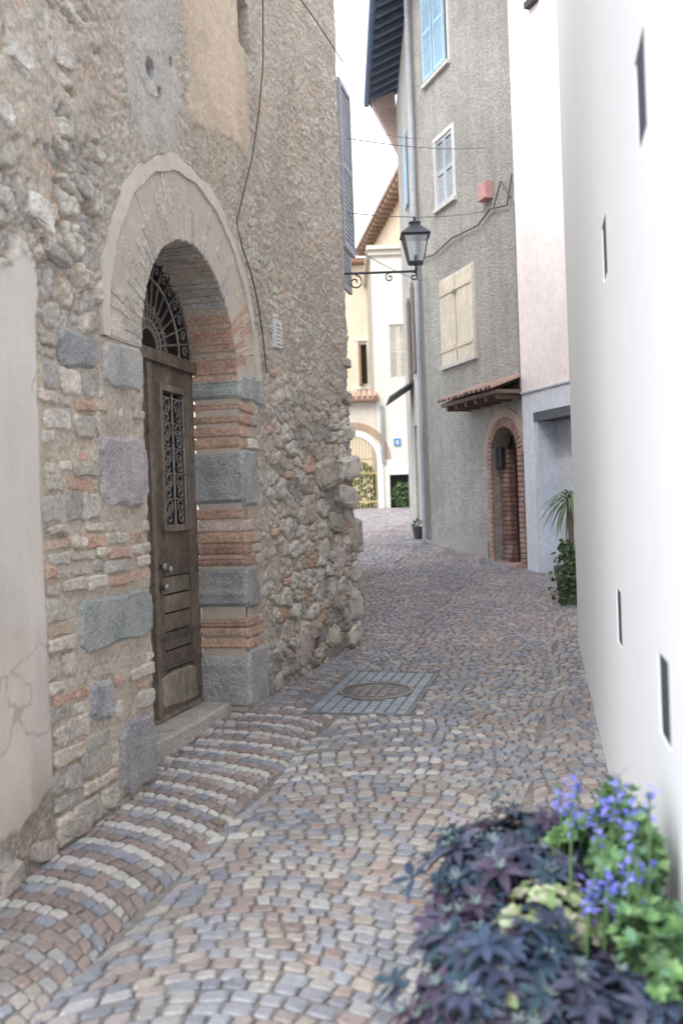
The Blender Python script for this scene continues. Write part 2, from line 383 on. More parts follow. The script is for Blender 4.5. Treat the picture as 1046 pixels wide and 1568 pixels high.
bigR=[(SR,3.20,2.22,2.40),(SR,3.02,1.56,1.92),(SR,2.98,.92,1.18),(SR,3.10,.26,.66)]
for b in bigR: blk(b[0]-.008,b[1],b[2]+.006,b[3]-.006,jc(GR,.14,.05),.022,.018,-.30,.013,mgr,6,.14)
z=.66
while z<2.2:
    h=random.uniform(.066,.078)
    if hit(SR,3.0,z,z+h,bigR):
        z=[b[3] for b in bigR if z<b[3]-.01 and z+h>b[2]+.01][0]; continue
    n=random.choice([(.28,),(.13,.2),(.22,.12),(.25,.1),(.2,.18)]); s=SR
    for w in n:
        col=jc(random.choice([(.52,.33,.24),(.55,.37,.27),(.47,.30,.23),(.58,.49,.40),(.53,.36,.27)] if s<SR+.05 else BT),.14)
        blk(s-(random.uniform(-.004,.008) if s<SR+.01 else -.004),s+w-.008,z+.006,z+h-.006,col,None,.010,-.30 if s<SR+.05 else -.05,.007,None,3,.2); s+=w
    z+=h
nv=46
for i in range(nv):
    a0=math.pi*i/nv+random.uniform(-.006,.006); a1=math.pi*(i+1)/nv+random.uniform(-.006,.006); gp=.0045
    lowR = a0<math.pi*.20
    for (r0,r1,dd) in ((RI,RI+.20,-.30),(RI+.205,RO-.075,-.05)):
        if (i%2): 
            if r0==RI: r1=RI+.13
            else: r0=RI+.135
        def pt(r,a): return (CS+r*math.cos(a),ZS+r*math.sin(a))
        g0=gp/r0*.7; g1=gp/r1*.7
        col=jc(random.choice([(.54,.34,.26),(.56,.41,.32),(.57,.49,.40)]) if lowR else random.choice([(.60,.53,.45),(.57,.50,.43),(.58,.49,.40),(.55,.49,.43),(.53,.42,.33)]),.07)
        if r0==RI and not lowR: col=jc(random.choice([(.50,.46,.41),(.46,.43,.40),(.52,.45,.38)]),.12)
        j=lambda:random.uniform(-.005,.005)
        P=[pt(r0,a0+g0),pt((r0+r1)/2,a0+g0*.8),pt(r1,a0+g1),pt(r1,a1-g1),pt((r0+r1)/2,a1-g0*.8),pt(r0,a1-g0)]
        P=[(x+j(),zz+j()) for x,zz in P]
        mb.prism(ML,P,dd,random.uniform(.0,.010),col,.006,1.2)
mb.obj("brick_quoins_and_voussoirs",M_stone,house,smooth=False); mgr.obj("granite_quoins",M_gran,house,smooth=False)
mb=MB(); mo=(.54,.47,.395)
N_=40
for i in range(N_):
    a0=math.pi*i/N_; a1=math.pi*(i+1)/N_
    P=[(CS+r*math.cos(a),ZS+r*math.sin(a)) for r,a in ((RI+.008,a0),(RO-.02,a0),(RO-.02,a1),(RI+.008,a1))]
    mb.prism(ML,P,-.29,.003,mo)
    k0=.016*math.sin(i*.9)+.010*math.sin(i*2.3); k1=.016*math.sin((i+1)*.9)+.010*math.sin((i+1)*2.3)
    q0=.008*math.sin(i*1.7+1); q1=.008*math.sin((i+1)*1.7+1)
    P=[(CS+r*math.cos(a),ZS+r*math.sin(a)) for r,a in ((RO-.075+q0,a0),(RO+k0,a0),(RO+k1,a1),(RO-.075+q1,a1))]
    mb.prism(ML,P,-.05,.016,(.62,.565,.495))
mb.rect(ML,SL-.08,SL-.008,0,ZS,-.33,-.02,mo); mb.rect(ML,SR+.008,SR+.08,0,ZS,-.29,-.002,mo)
mb.obj("arch_mortar_and_rim",M_pl,house)
ico=bmesh.new(); bmesh.ops.create_icosphere(ico,subdivisions=4,radius=1); IV=[v.co.copy() for v in ico.verts]; IF=[[v.index for v in f.verts] for f in ico.faces]; ico.free()
mb=MB()
def boulder(s,z,rs,rz,rd,d=0,col=(.5,.44,.37),lim=.07):
    off=Vector((random.random()*50,random.random()*50,random.random()*50)); V=[]
    ang=random.uniform(-.25,.25); ca,sa=math.cos(ang),math.sin(ang)
    for v in IV:
        q=Vector([math.copysign(abs(c)**.45,c) for c in v]); k=1+.20*mn.noise(v*1.3+off)+.16*mn.noise(v*3.0+off)+.07*mn.noise(v*8+off)
        q=q*k*.82; x=q.x*rs; zz=q.z*rz; x,zz=x*ca-zz*sa,x*sa+zz*ca
        V.append(ML(min(s+x,SC+lim),z+zz,d+q.y*rd))
    mb.add(V,IF,col)
for a in [(4.35,1.80,.24,.13,.09),(4.82,1.86,.24,.12,.12),(4.75,1.62,.26,.10,.12),(4.98,1.30,.12,.17,.09),(4.55,1.42,.17,.09,.05),(4.95,1.0,.14,.10,.07),(4.62,1.12,.14,.12,.04),(4.92,.72,.16,.13,.07),(4.55,.82,.16,.12,.035),(4.28,1.2,.14,.10,.035),(4.15,.9,.12,.12,.03),(3.78,.52,.17,.15,.04),(4.45,.52,.13,.10,.04),(4.92,.48,.16,.10,.06),(4.0,1.5,.14,.08,.03),(4.9,2.15,.16,.07,.06),(4.6,2.25,.12,.06,.03),(3.9,2.2,.12,.06,.03),(4.2,2.5,.1,.05,.02),(4.95,2.45,.12,.06,.04),(4.95,2.75,.10,.05,.04)]:
    boulder(*a,d=.0,col=jc(random.choice([(.56,.51,.45),(.50,.44,.37),(.46,.41,.35),(.60,.56,.50)]),.08))
for (s,z,rs,rz) in [(.42,2.74,.12,.07),(.52,2.60,.12,.035),(.62,3.15,.08,.05),(.3,3.3,.10,.06),(.5,3.7,.12,.06),(.2,4.0,.10,.06),(.12,2.72,.09,.05),(.75,2.95,.08,.04),(.15,3.05,.1,.05),(.62,3.45,.09,.05)]:
    boulder(s,z,rs,rz,.055,d=0,col=jc(random.choice([(.54,.50,.45),(.46,.43,.39),(.66,.63,.59)]),.1))
for (s,z,rs,rz,rd) in [(.02,.20,.12,.06,.05),(.55,.24,.14,.05,.03),(.85,.27,.10,.05,.025),(.3,.22,.11,.05,.03),(3.3,.36,.10,.06,.03),(4.1,.42,.11,.06,.03)]:
    boulder(s,z,rs,rz,rd,col=jc((.50,.45,.39),.1))
for (s,z) in [(3.25,2.05),(3.3,1.35),(3.6,1.75),(4.05,.62),(3.35,2.45),(3.5,1.0)]:
    mb.prism(ML,rough_poly(s,s+.12,z,z+.05,.006),-.02,.025,jc((.53,.37,.28),.1),.008)
mb.obj("field_stones",M_stone,house,smooth=True)

# door
DW=(.175,.138,.108); DW2=(.225,.182,.145)
mb=MB(); D0=-.30; zt=2.40
mb.rect(ML,SL-.05,SR+.05,.30,zt+.01,D0-.09,D0-.045,(.07,.05,.035))
def leafd(sa,sb,win):
    w=sb-sa; st=.13
    mb.rect(ML,sa,sa+st,.36,zt,D0-.05,D0,jc(DW),.004); mb.rect(ML,sb-st,sb,.36,zt,D0-.05,D0,jc(DW),.004)
    for (z0,z1) in ((2.29,zt),(1.16,1.42),(.36,.50)): mb.rect(ML,sa+st,sb-st,z0,z1,D0-.05,D0-.003,jc(DW),.004)
    for (a,b,c,d) in ((sa+st,sa+st+.04,1.42,2.29),(sb-st-.04,sb-st,1.42,2.29),(sa+st+.04,sb-st-.04,1.42,1.46),(sa+st+.04,sb-st-.04,2.25,2.29)):
        mb.rect(ML,a,b,c,d,D0-.05,D0+.018,DW2,.008)
    z=.50
    while z<1.15:
        mb.rect(ML,sa+st,sb-st,z+.003,min(z+.105,1.16),D0-.05,D0-.012,jc(DW2,.2),.01); z+=.11
leafd(2.05,SR,1); leafd(SL,2.04,1)
mb.rect(ML,2.015,2.075,.36,zt,D0-.04,D0+.02,DW2,.008)
mb.rect(ML,SL-.02,SR+.02,zt,zt+.07,D0-.06,D0+.035,(.15,.12,.095),.01)
mb.rect(ML,SL,SR,.34,.365,D0-.06,D0+.012,(.25,.2,.16),.004)
for sz in (.42,.62,.80):
    mb.rect(ML,SR-.62,SR-.02,sz,sz+.02,D0-.0,D0+.008,(.14,.11,.09))
mb.prism(ML,rough_poly(2.10,2.62,.39,.58,.02),D0-.01,D0+.010,(.32,.275,.225),.01)
mb.obj("double_door",M_door,house)
mb=MB()
def spiral(cs,cz,r,t0,turns,sg,d):
    P=[]
    for k in range(18):
        f=k/17; a=t0+sg*turns*2*math.pi*f; rr_=r*(1-.75*f); P.append(ML(cs+rr_*math.cos(a),cz+rr_*math.sin(a),d))
    return P
for sa in (2.22,SL+.17):
    w=.33
    for q in (0,.5,1): mb.tube([ML(sa+w*q,1.46,D0+.0),ML(sa+w*q,2.25,D0+.0)],.007,(1,1,1))
    for k in range(5):
        z=1.54+k*.15
        for q,sg in ((.25,1),(.75,-1)):
            mb.tube(spiral(sa+w*q,z+.035,.05,-math.pi/2,1.3,sg,D0),.005,(1,1,1),5); mb.tube(spiral(sa+w*q,z-.035,.04,math.pi/2,1.2,sg,D0),.005,(1,1,1),5)
        mb.tube([ML(sa,z+.075,D0),ML(sa+w,z+.075,D0)],.005,(1,1,1),5)
cz=zt+.07
for k in range(17):
    a=math.pi*k/16; mb.tube([ML(CS+.12*math.cos(a),cz+.12*math.sin(a),D0+.02),ML(CS+.62*math.cos(a),cz+.57*math.sin(a),D0+.02)],.007,(1,1,1),5)
for R in (.12,.17,.44,.62):
    mb.tube([ML(CS+R*math.cos(math.pi*k/24),cz+R*.93*math.sin(math.pi*k/24),D0+.02) for k in range(25)],.009,(1,1,1),6)
for k in range(16):
    a=math.pi*(k+.5)/16; mb.tube(spiral(CS+.53*math.cos(a),cz+.49*math.sin(a),.036,a,1.2,1,D0+.02),.0045,(1,1,1),5)
    mb.tube(spiral(CS+.24*math.cos(a),cz+.23*math.sin(a),.024,a,1.1,-1,D0+.02),.0045,(1,1,1),5)
mb.obj("wrought_iron_grille",M_iron,house,smooth=True,recalc=False)
mb=MB(); mb.rect(ML,SL+.1,SR-.1,1.44,2.3,D0-.06,D0-.03,(0,0,0)); mb.rect(ML,SL-.1,SR+.1,zt,3.2,D0-.06,D0-.05,(0,0,0)); mb.obj("door_glass",M_glass,house)
mb=MB()
for (s,z) in ((2.11,1.22),(2.19,1.20),(2.13,1.10)):
    mb.tube([ML(s,z,D0-.0),ML(s,z,D0+.02),ML(s,z,D0+.03),ML(s,z,D0+.05),ML(s,z,D0+.055)],[.022,.010,.022,.024,.008],(.35,.33,.3),10)
mb.obj("door_knobs",mat("steel",(.35,.34,.32),rough=.35,metal=.8),house,smooth=True)
mb=MB(); mb.prism(ML,rough_poly(SL-.01,SR+.01,.10,.335,.004),-.40,-.10,(.50,.475,.44),.02); mb.obj("threshold_stone",M_stone,house)
mb=MB(); mb.rect(ML,3.43,3.56,2.66,2.86,-.01,.035,(.70,.68,.64),.006)
for k in range(6): mb.rect(ML,3.45,3.54-.02*(k%2),2.68+k*.027,2.69+k*.027,.03,.0365,(.35,.33,.31))
mb.obj("stone_plaque",M_gen,house)
mb=MB(); cab=[(3.41,5.6),(3.41,5.07),(3.36,4.6),(3.22,4.2),(3.05,3.85),(2.86,3.57),(2.70,3.33),(2.78,3.2),(2.95,3.06),(3.06,2.9),(3.14,2.7),(3.2,2.45)]
mb.tube([ML(a,b,.04) for a,b in cab],.005,(.08,.07,.06),5); mb.tube([ML(3.4,5.1,.03),ML(3.9,5.4,.05),ML(4.4,5.35,.06),ML(5.0,5.28,.06)],.005,(.08,.07,.06),5)
mb.obj("wall_cable",M_gen,house)
mb=MB()
def shutter(mb,M,s0,s1,z0,z1,d,col):
    fr=.05; mb.rect(M,s0,s0+fr,z0,z1,d,d+.035,col,.003); mb.rect(M,s1-fr,s1,z0,z1,d,d+.035,col,.003)
    zm=(z0+z1)/2
    for (a,b) in ((z0,z0+fr),(z1-fr,z1),(zm-.03,zm+.03)): mb.rect(M,s0+fr,s1-fr,a,b,d,d+.034,col,.003)
    z=z0+fr+.008
    while z<z1-fr-.02:
        if not (zm-.05<z<zm+.02): mb.rect(M,s0+fr,s1-fr,z,z+.028,d+.004,d+.026,jc(col,.05),.004)
        z+=.042
    mb.rect(M,s0+fr,s1-fr,z0+fr,z1-fr,d,d+.006,tuple(c*.6 for c in col))
for (y0,z0,z1) in ((.35,3.85,5.35),(2.6,4.0,5.4)):
    Ms=frame((cP[0],cP[1]+y0),(.22,.97),(.97,-.22)); shutter(mb,Ms,.0,.45,z0,z1,.0,(.38,.41,.46))
mb.obj("louvered_shutters",M_wood,house)

# ---------------------------------------------------------------- white wall (right)
wh=empty("white_building"); tw=Vector((.197,1)).normalized(); MW=frame((.808,2.62),(tw.x,tw.y),(-tw.y,tw.x))
sE=(8.1-2.62)/tw.y
slots=[(2.45,.91,1.12),(3.77,.96,1.17),(2.50,2.40,2.64),(3.86,2.37,2.59)]
def facade(mb,M,s0,s1,z0,z1,d0,d1,holes,col,zcol=None):
    SSs=sorted({s0,s1,*[h[0] for h in holes],*[h[1] for h in holes]}); ZZs=sorted({z0,z1,*[h[2] for h in holes],*[h[3] for h in holes]})
    for i in range(len(SSs)-1):
        run=None
        for j in range(len(ZZs)-1):
            cs=(SSs[i]+SSs[i+1])/2; cz=(ZZs[j]+ZZs[j+1])/2
            inh=any(h[0]<cs<h[1] and h[2]<cz<h[3] for h in holes)
            if not inh:
                if run is None: run=ZZs[j]
            if (inh or j==len(ZZs)-2) and run is not None:
                top=ZZs[j] if inh else ZZs[j+1]; mb.rect(M,SSs[i],SSs[i+1],run,top,d0,d1,col); run=None
mb=MB(); H=[((y-2.62)/tw.y-.12,(y-2.62)/tw.y+.10,a,b) for (y,a,b) in slots]
facade(mb,MW,-2.2,sE,-.6,5.9,-.12,0,H,(.8,.8,.8)); 
mb.rect(MW,-2.2,sE,-.6,5.9,-5,-.125,(.8,.8,.8)); mb.obj("wall",M_white,wh)
mb=MB()
for h in H: mb.rect(MW,h[0]+.004,h[1]-.026,h[2]+.004,h[3]-.004,-.124,-.003,(.07,.08,.10),.001)  # dark blocks fill the slots, standing in for the shade inside them
mb.obj("slot_shade_fill",M_gen,wh)
mb=MB(); mb.rect(MW,-2.3,sE+.1,5.9,6.0,-5,.04,(.35,.2,.14)); mb.obj("roof",M_gen,wh)

# ---------------------------------------------------------------- grey shuttered house + pink house
gh=empty("grey_shuttered_house"); tg=(-.3134,.9496); ng=(-.9496,-.3134); MGh=frame((2.8,12.6),tg,ng)
RC=4.37; gcol=(.405,.39,.36)
mb=MB(); dh=(1.1,1.88,-.2,2.62)
holes=[dh,(2.92,3.78,8.40,9.9),(2.86,3.5,6.28,7.35),(2.30,3.45,3.76,5.10)]
facade(mb,MGh,.87,RC,-.2,10.4,-.25,0,holes,gcol)
cm=1.49; rr_=.39; zsp=2.23
for sg in (-1,1):
    P=[(cm+sg*rr_,zsp),(cm+sg*rr_,2.62),(cm,2.62)]+[(cm+sg*rr_*math.cos(a),zsp+rr_*math.sin(a)) for a in [math.pi/2*k/10 for k in range(10,0,-1)]]
    mb.prism(MGh,P,-.25,-.001,gcol)
cg=MGh(RC,0,0); Msd=frame((cg[0],cg[1]),(.0152,1),(-1,.0152))
facade(mb,Msd,0.0,5.3,-.2,10.4,-.25,0,[(1.7,2.5,4.0,5.6),(1.9,2.7,1.0,3.1)],(.46,.44,.41))
P0=MGh(.87,0,-.26); P1=MGh(RC,0,-.33); 
core=[(P0[0],P0[1]),(P1[0],P1[1]),(P1[0]+.05,22.0),(7,22),(7,P0[1])]
mb.add([(a,b,-.2) for a,b in core]+[(a,b,10.4) for a,b in core],[[0,1,2,3,4],[9,8,7,6,5]]+[[i,(i+1)%5,5+(i+1)%5,5+i] for i in range(5)],(.10,.09,.09))
mb.obj("walls",mat("roughcast",ns=11,na=.16,bs=28,bst=1.0,rough=.95,ls=.7,la=.14,bd=.05,stain=((.30,.29,.27),1.2,.5),streak=.14),gh)
mb=MB(); wt=(.58,.56,.52)
for h in holes[1:]:
    t_=.035 if h[2]<4 else .07
    for (a,b,c,d) in ((h[0]-t_,h[0],h[2],h[3]+t_),(h[1],h[1]+t_,h[2],h[3]+t_),(h[0],h[1],h[3],h[3]+t_)): mb.rect(MGh,a,b,c,d,-.02,.012,wt)
    mb.rect(MGh,h[0]-.08,h[1]+.08,h[2]-.06,h[2],-.05,.06,(.54,.52,.48),.01)
mb.rect(MGh,2.10,RC,-.1,1.0,-.02,.018,(.33,.32,.30)) 
mb.obj("trims",M_pl,gh)
mb=MB()
def pair(h,col):
    m=(h[0]+h[1])/2; shutter(mb,MGh,h[0]+.005,m-.004,h[2]+.01,h[3]-.01,-.035,col); shutter(mb,MGh,m+.004,h[1]-.005,h[2]+.01,h[3]-.01,-.035,col)
pair(holes[2],(.38,.40,.43))
shutter(mb,MGh,2.95,3.35,8.42,9.9,.02,(.38,.56,.70)); shutter(mb,MGh,3.4,3.78,8.42,9.9,.02,(.38,.56,.70))
shutter(mb,Msd,1.2,1.68,4.0,5.6,.02,(.20,.17,.16)); shutter(mb,Msd,2.52,3.0,4.0,5.6,.02,(.20,.17,.16)); shutter(mb,Msd,1.8,2.3,7.2,8.6,.02,(.40,.55,.68))
h=holes[3]; m=(h[0]+h[1])/2
for (a,b) in ((h[0]-.02,m-.005),(m+.005,h[1]+.02)):
    k=a
    while k<b-.02:
        e_=min(k+.095,b); mb.rect(MGh,k+.002,e_-.002,h[2],h[3],.012,.045,jc((.60,.53,.41),.04),.004); k=e_
    for z in (h[2]+.2,h[3]-.25): mb.rect(MGh,a+.03,b-.03,z,z+.06,.045,.062,(.57,.50,.39),.005)
mb.rect(MGh,m-.06,m+.05,h[3]-.30,h[3]-.25,.062,.08,(.2,.18,.16))
mb.obj("shutters",M_wood,gh)
mb=MB(); mb.rect(Msd,1.9,2.7,1.0,3.1,-.2,-.16,(.03,.03,.03)); mb.rect(Msd,1.7,2.5,4.0,5.6,-.2,-.16,(.02,.02,.02)); mb.rect(MGh,2.92,3.78,8.4,9.9,-.2,-.16,(.03,.03,.03)); mb.obj("dark_openings",M_glass,gh)
mb=MB(); z=.5
while z<zsp-.02:
    for (a,b) in ((1.88,2.02),(.965,1.1)):
        mb.rect(MGh,a+.002,b-.002,z+.006,z+.064,-.24,.035,jc((.38,.23,.19),.12),.006)
    z+=.07
for i in range(22):
    a0=math.pi*i/22+.015; a1=math.pi*(i+1)/22-.015
    P=[(cm+r*math.cos(a),zsp+r*math.sin(a)) for r,a in ((rr_,a0),(rr_+.13,a0),(rr_+.13,a1),(rr_,a1))]
    mb.prism(MGh,P,-.2,.036,jc((.37,.23,.19),.12),.006)
for k in range(26):
    mb.rect(MGh,1.60,1.86,.55+k*.068,.61+k*.068,-.23,-.10,jc((.22,.12,.10),.15),.006)
mb.obj("brick_door_surround",M_gran,gh)
mb=MB(); mb.rect(MGh,1.1,1.6,.5,2.65,-.24,-.20,(.035,.03,.03)); mb.rect(MGh,1.12,1.45,1.0,2.3,-.20,-.17,(.06,.045,.04),.01); mb.rect(MGh,1.05,1.95,.55,.70,-.25,.12,(.40,.28,.25),.01)
mb.rect(MGh,1.18,1.32,1.55,1.75,-.165,-.15,(.75,.75,.75)); mb.rect(MGh,1.70,1.86,2.05,2.35,-.10,-.04,(.03,.03,.035),.01)
mb.rect(MGh,1.2,1.3,1.3,1.42,-.165,-.15,(.6,.3,.25)); mb.obj("entrance_door",M_gen,gh)
mb=MB()
for i in range(20):
    a0=math.pi*i/20; a1=math.pi*(i+1)/20
    P=[(cm+r*math.cos(a),zsp+r*math.sin(a)) for r,a in ((rr_+.132,a0),(rr_+.26,a0),(rr_+.26,a1),(rr_+.132,a1))]
    mb.prism(MGh,P,-.02,.02,(.42,.33,.285))
mb.obj("arch_band",M_pl,gh)
mb=MB(); Cz=3.02; CR=2.70
mb.rect(MGh,.88,CR,Cz,Cz+.05,.0,.42,(.16,.125,.10))
for k in range(6): mb.rect(MGh,.95+k*.32,1.0+k*.32,Cz-.07,Cz-.001,.0,.38,(.17,.12,.09))
for k in range(14):
    s=.88+k*.13; n=8; V=[];F=[]
    for (d,zz) in ((.0,Cz+.24),(.50+random.uniform(-.02,.02),Cz+.06)):
        for i in range(n+1):
            a=math.pi*i/n; V.append(MGh(s+.06+.062*math.cos(a),zz+.055*math.sin(a),d))
        for i in range(n+1):
            a=math.pi*i/n; V.append(MGh(s+.06+.045*math.cos(a),zz+.038*math.sin(a),d))
    m_=n+1
    for i in range(n):
        F+= [[i,i+1,2*m_+i+1,2*m_+i],[m_+i,m_+i+1,3*m_+i+1,3*m_+i],[2*m_+i,2*m_+i+1,3*m_+i+1,3*m_+i]]
    mb.add(V,F,jc((.32,.22,.18),.3))
V=[MGh(.88,Cz+.05,.42),MGh(CR,Cz+.05,.42),MGh(CR,Cz+.22,0),MGh(.88,Cz+.22,0)]; mb.add(V,[[0,1,2,3]],(.25,.14,.1))
mb.obj("tile_canopy",M_gen,gh)
mb=MB(); mb.tube([MGh(RC-.10,1.0,.08),MGh(RC-.10,10.1,.08),MGh(RC-.05,10.35,.35)],.05,(.33,.35,.37),10)
mb.tube([MGh(.95,6.0,.04),MGh(1.1,5.62,.05),MGh(1.6,5.72,.05),MGh(2.0,5.60,.05),MGh(2.9,5.66,.05),MGh(3.6,5.58,.05),MGh(RC,5.68,.05)],.014,(.12,.12,.12),6)
mb.tube([MGh(1.0,5.7,.05),MGh(1.25,6.0,.05),MGh(1.5,5.7,.05)],.012,(.1,.1,.1),6)
mb.tube([MGh(.9,3.0,.05),MGh(.9,5.6,.05)],.010,(.18,.18,.18),6)
mb.rect(MGh,1.60,1.84,5.88,6.12,0,.12,(.48,.26,.24),.01); mb.obj("pipes_and_alarm_box",M_gen,gh)
mb=MB()
def slab(P,z0,z1,col):
    n=len(P); mb.add([(p[0],p[1],p[2]+0) for p in P]+[(p[0],p[1],p[2]+.10) for p in P],[list(range(n)),[n+i for i in range(n)][::-1]]+[[i,(i+1)%n,n+(i+1)%n,n+i] for i in range(n)],col)
slab([(.93,16.0,10.6),(.93,22.2,10.6),(3.5,22.2,11.8),(3.5,16.0,11.8)],0,0,(.08,.10,.15))
for k in range(16):
    y=16.1+k*.4; mb.add([(.95,y,10.48),(.95,y+.1,10.48),(2.0,y+.1,10.97),(2.0,y,10.97),(.95,y,10.6),(.95,y+.1,10.6),(2.0,y+.1,11.09),(2.0,y,11.09)],[[0,1,2,3],[0,1,5,4],[1,2,6,5],[3,0,4,7],[4,5,6,7]],(.12,.15,.20))
Pa=MGh(.5,0,.6); Pb=MGh(RC+.5,0,.6); slab([(Pa[0],Pa[1],10.6),(Pb[0],Pb[1],10.6),(4.5,17,11.8),(5.0,13.5,11.8)],0,0,(.08,.10,.15))
mb.tube([(.88,15.9,10.62),(.88,22.3,10.60)],.07,(.14,.20,.32),8)
mb.add([(.93,22.0,10.6),(1.5,22.0,10.75),(1.56,22.0,9.35),(.93,22.25,10.6),(1.5,22.25,10.75),(1.56,22.25,9.35)],[[0,1,2],[3,4,5],[0,1,4,3],[0,2,5,3]],(.42,.31,.27))
mb.obj("roof_eaves",M_wood,gh)
mb=MB(); mb.add([(1.5,18.9,3.95),(1.5,20.3,3.95),(.98,20.3,3.62),(.98,18.9,3.62),(1.5,18.9,3.99),(1.5,20.3,3.99),(.98,20.3,3.66),(.98,18.9,3.66)],[[0,1,2,3],[4,5,6,7],[2,3,7,6],[0,3,7,4],[1,2,6,5]],(.09,.10,.11)); mb.obj("side_canopy",M_gen,gh)

ph=empty("pink_plaster_house"); mb=MB()
facade(mb,MGh,-4.5,.865,3.02,9.4,-.3,.06,[],(.86,.79,.78))
mb.obj("upper_walls",M_pl,ph)
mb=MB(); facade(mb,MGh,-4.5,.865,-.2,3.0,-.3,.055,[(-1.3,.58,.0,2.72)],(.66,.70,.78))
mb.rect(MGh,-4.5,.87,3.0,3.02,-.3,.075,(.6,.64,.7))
core=[MGh(.85,0,-.31),MGh(-4.5,0,-.31),(8,8.3),(8,13.4)]
mb.add([(c[0],c[1],-.2) for c in core]+[(c[0],c[1],9.4) for c in core],[[0,1,2,3],[7,6,5,4]]+[[i,(i+1)%4,4+(i+1)%4,4+i] for i in range(4)],(.5,.53,.58)); mb.obj("lower_walls",M_pl,ph)
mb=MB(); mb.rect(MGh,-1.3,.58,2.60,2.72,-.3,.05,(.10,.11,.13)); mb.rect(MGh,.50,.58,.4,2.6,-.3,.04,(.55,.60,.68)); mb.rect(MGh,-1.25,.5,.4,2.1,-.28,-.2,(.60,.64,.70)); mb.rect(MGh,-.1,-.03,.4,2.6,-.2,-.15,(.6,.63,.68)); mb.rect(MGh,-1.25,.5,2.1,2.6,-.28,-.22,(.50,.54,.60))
mb.rect(MGh,.15,.26,8.2,9.3,.06,.12,(.09,.07,.07)); mb.rect(MGh,.05,.3,7.9,7.98,.06,.14,(.05,.05,.05)); mb.obj("shopfront",M_gen,ph)

# ---------------------------------------------------------------- far end of the lane
fp=empty("courtyard_portal"); MF=frame((0,29.5),(1,0),(0,-1)); mb=MB()
c0,r0,zsF=.40,.70,3.02; cc=(.66,.60,.51)
facade(mb,MF,-1.6,1.12,1.2,4.75,-.3,0,[(c0-r0,c0+r0,1.2,zsF+r0)],cc)
for sg in (-1,1):
    P=[(c0+sg*r0,zsF),(c0+sg*r0,zsF+r0),(c0,zsF+r0)]+[(c0+sg*r0*math.cos(a),zsF+r0*math.sin(a)) for a in [math.pi/2*k/10 for k in range(10,0,-1)]]
    mb.prism(MF,P,-.3,-.001,cc)
for i in range(20):
    a0=math.pi*i/20; a1=math.pi*(i+1)/20
    for (ra,rb,dd,col) in ((r0,r0+.15,.05,(.74,.72,.68)),(r0+.24,r0+.42,.03,(.42,.30,.22))):
        mb.prism(MF,[(c0+r*math.cos(a),zsF+r*math.sin(a)) for r,a in ((ra,a0),(rb,a0),(rb,a1),(ra,a1))],-.02,dd,col)
mb.rect(MF,c0+r0,c0+r0+.18,1.2,zsF,-.02,.07,(.72,.70,.66)); mb.obj("portal_wall",M_pl,fp)
mb=MB(); mb.rect(MF,-1.7,1.2,4.75,4.80,-.4,.25,(.3,.17,.12))
for k in range(18): mb.tube([MF(-1.6+k*.16,4.83,.28),MF(-1.6+k*.16,5.05,-.15)],.07,jc((.42,.27,.2),.2),8)
mb.obj("roof_tiles",M_gen,fp)
mb=MB()
for k in range(15):
    x=c0-r0+.05+k*.093; t=zsF+math.sqrt(max(0,r0*r0-(x-c0)**2)); mb.tube([(x,29.62,1.5),(x,29.62,t)],.012,(.50,.40,.2),6)
for z in (1.75,2.6,3.02): mb.rect(MF,c0-r0,c0+r0,z,z+.05,-.14,-.10,(.50,.40,.2))
mb.obj("iron_gate",M_gen,fp)

eh=empty("cream_house"); mb=MB()
facade(mb,MF,1.125,4.5,1.2,9.2,-.3,.02,[(1.45,2.15,1.2,2.55),(1.6,2.1,5.4,7.0)],(.72,.67,.59))
mb.rect(MF,1.125,4.5,1.2,9.2,-6,-.35,(.4,.36,.3)); mb.rect(MF,1.0,4.6,9.2,9.32,-6,.2,(.66,.60,.53),.02); mb.rect(MF,1.05,4.6,9.05,9.2,-.3,.1,(.74,.69,.60)); mb.obj("walls",M_pl,eh)
mb=MB(); mb.rect(MF,1.40,2.2,2.55,2.9,-.1,.05,(.74,.74,.72)); mb.rect(MF,1.40,1.46,1.2,2.55,-.1,.05,(.72,.72,.7)); mb.rect(MF,2.14,2.2,1.2,2.55,-.1,.05,(.72,.72,.7)); mb.rect(MF,1.62,1.82,3.4,3.62,.02,.05,(.08,.28,.62)); mb.rect(MF,1.68,1.76,3.44,3.56,.05,.055,(.7,.7,.7))
mb.rect(MF,1.25,1.35,2.9,4.6,.02,.09,(.3,.3,.3)); mb.obj("shop_frame_and_sign",M_gen,eh)
mb=MB(); shutter(mb,MF,1.6,1.85,5.4,7.0,-.05,(.60,.56,.48)); shutter(mb,MF,1.86,2.1,5.4,7.0,-.05,(.60,.56,.48)); mb.obj("window_shutters",M_wood,eh)
mb=MB(); mb.rect(MF,1.45,2.15,1.5,2.55,-.3,-.2,(0,0,0)); mb.rect(MF,1.6,2.1,5.4,7.0,-.3,-.2,(0,0,0)); mb.obj("window_glass",M_glass,eh)

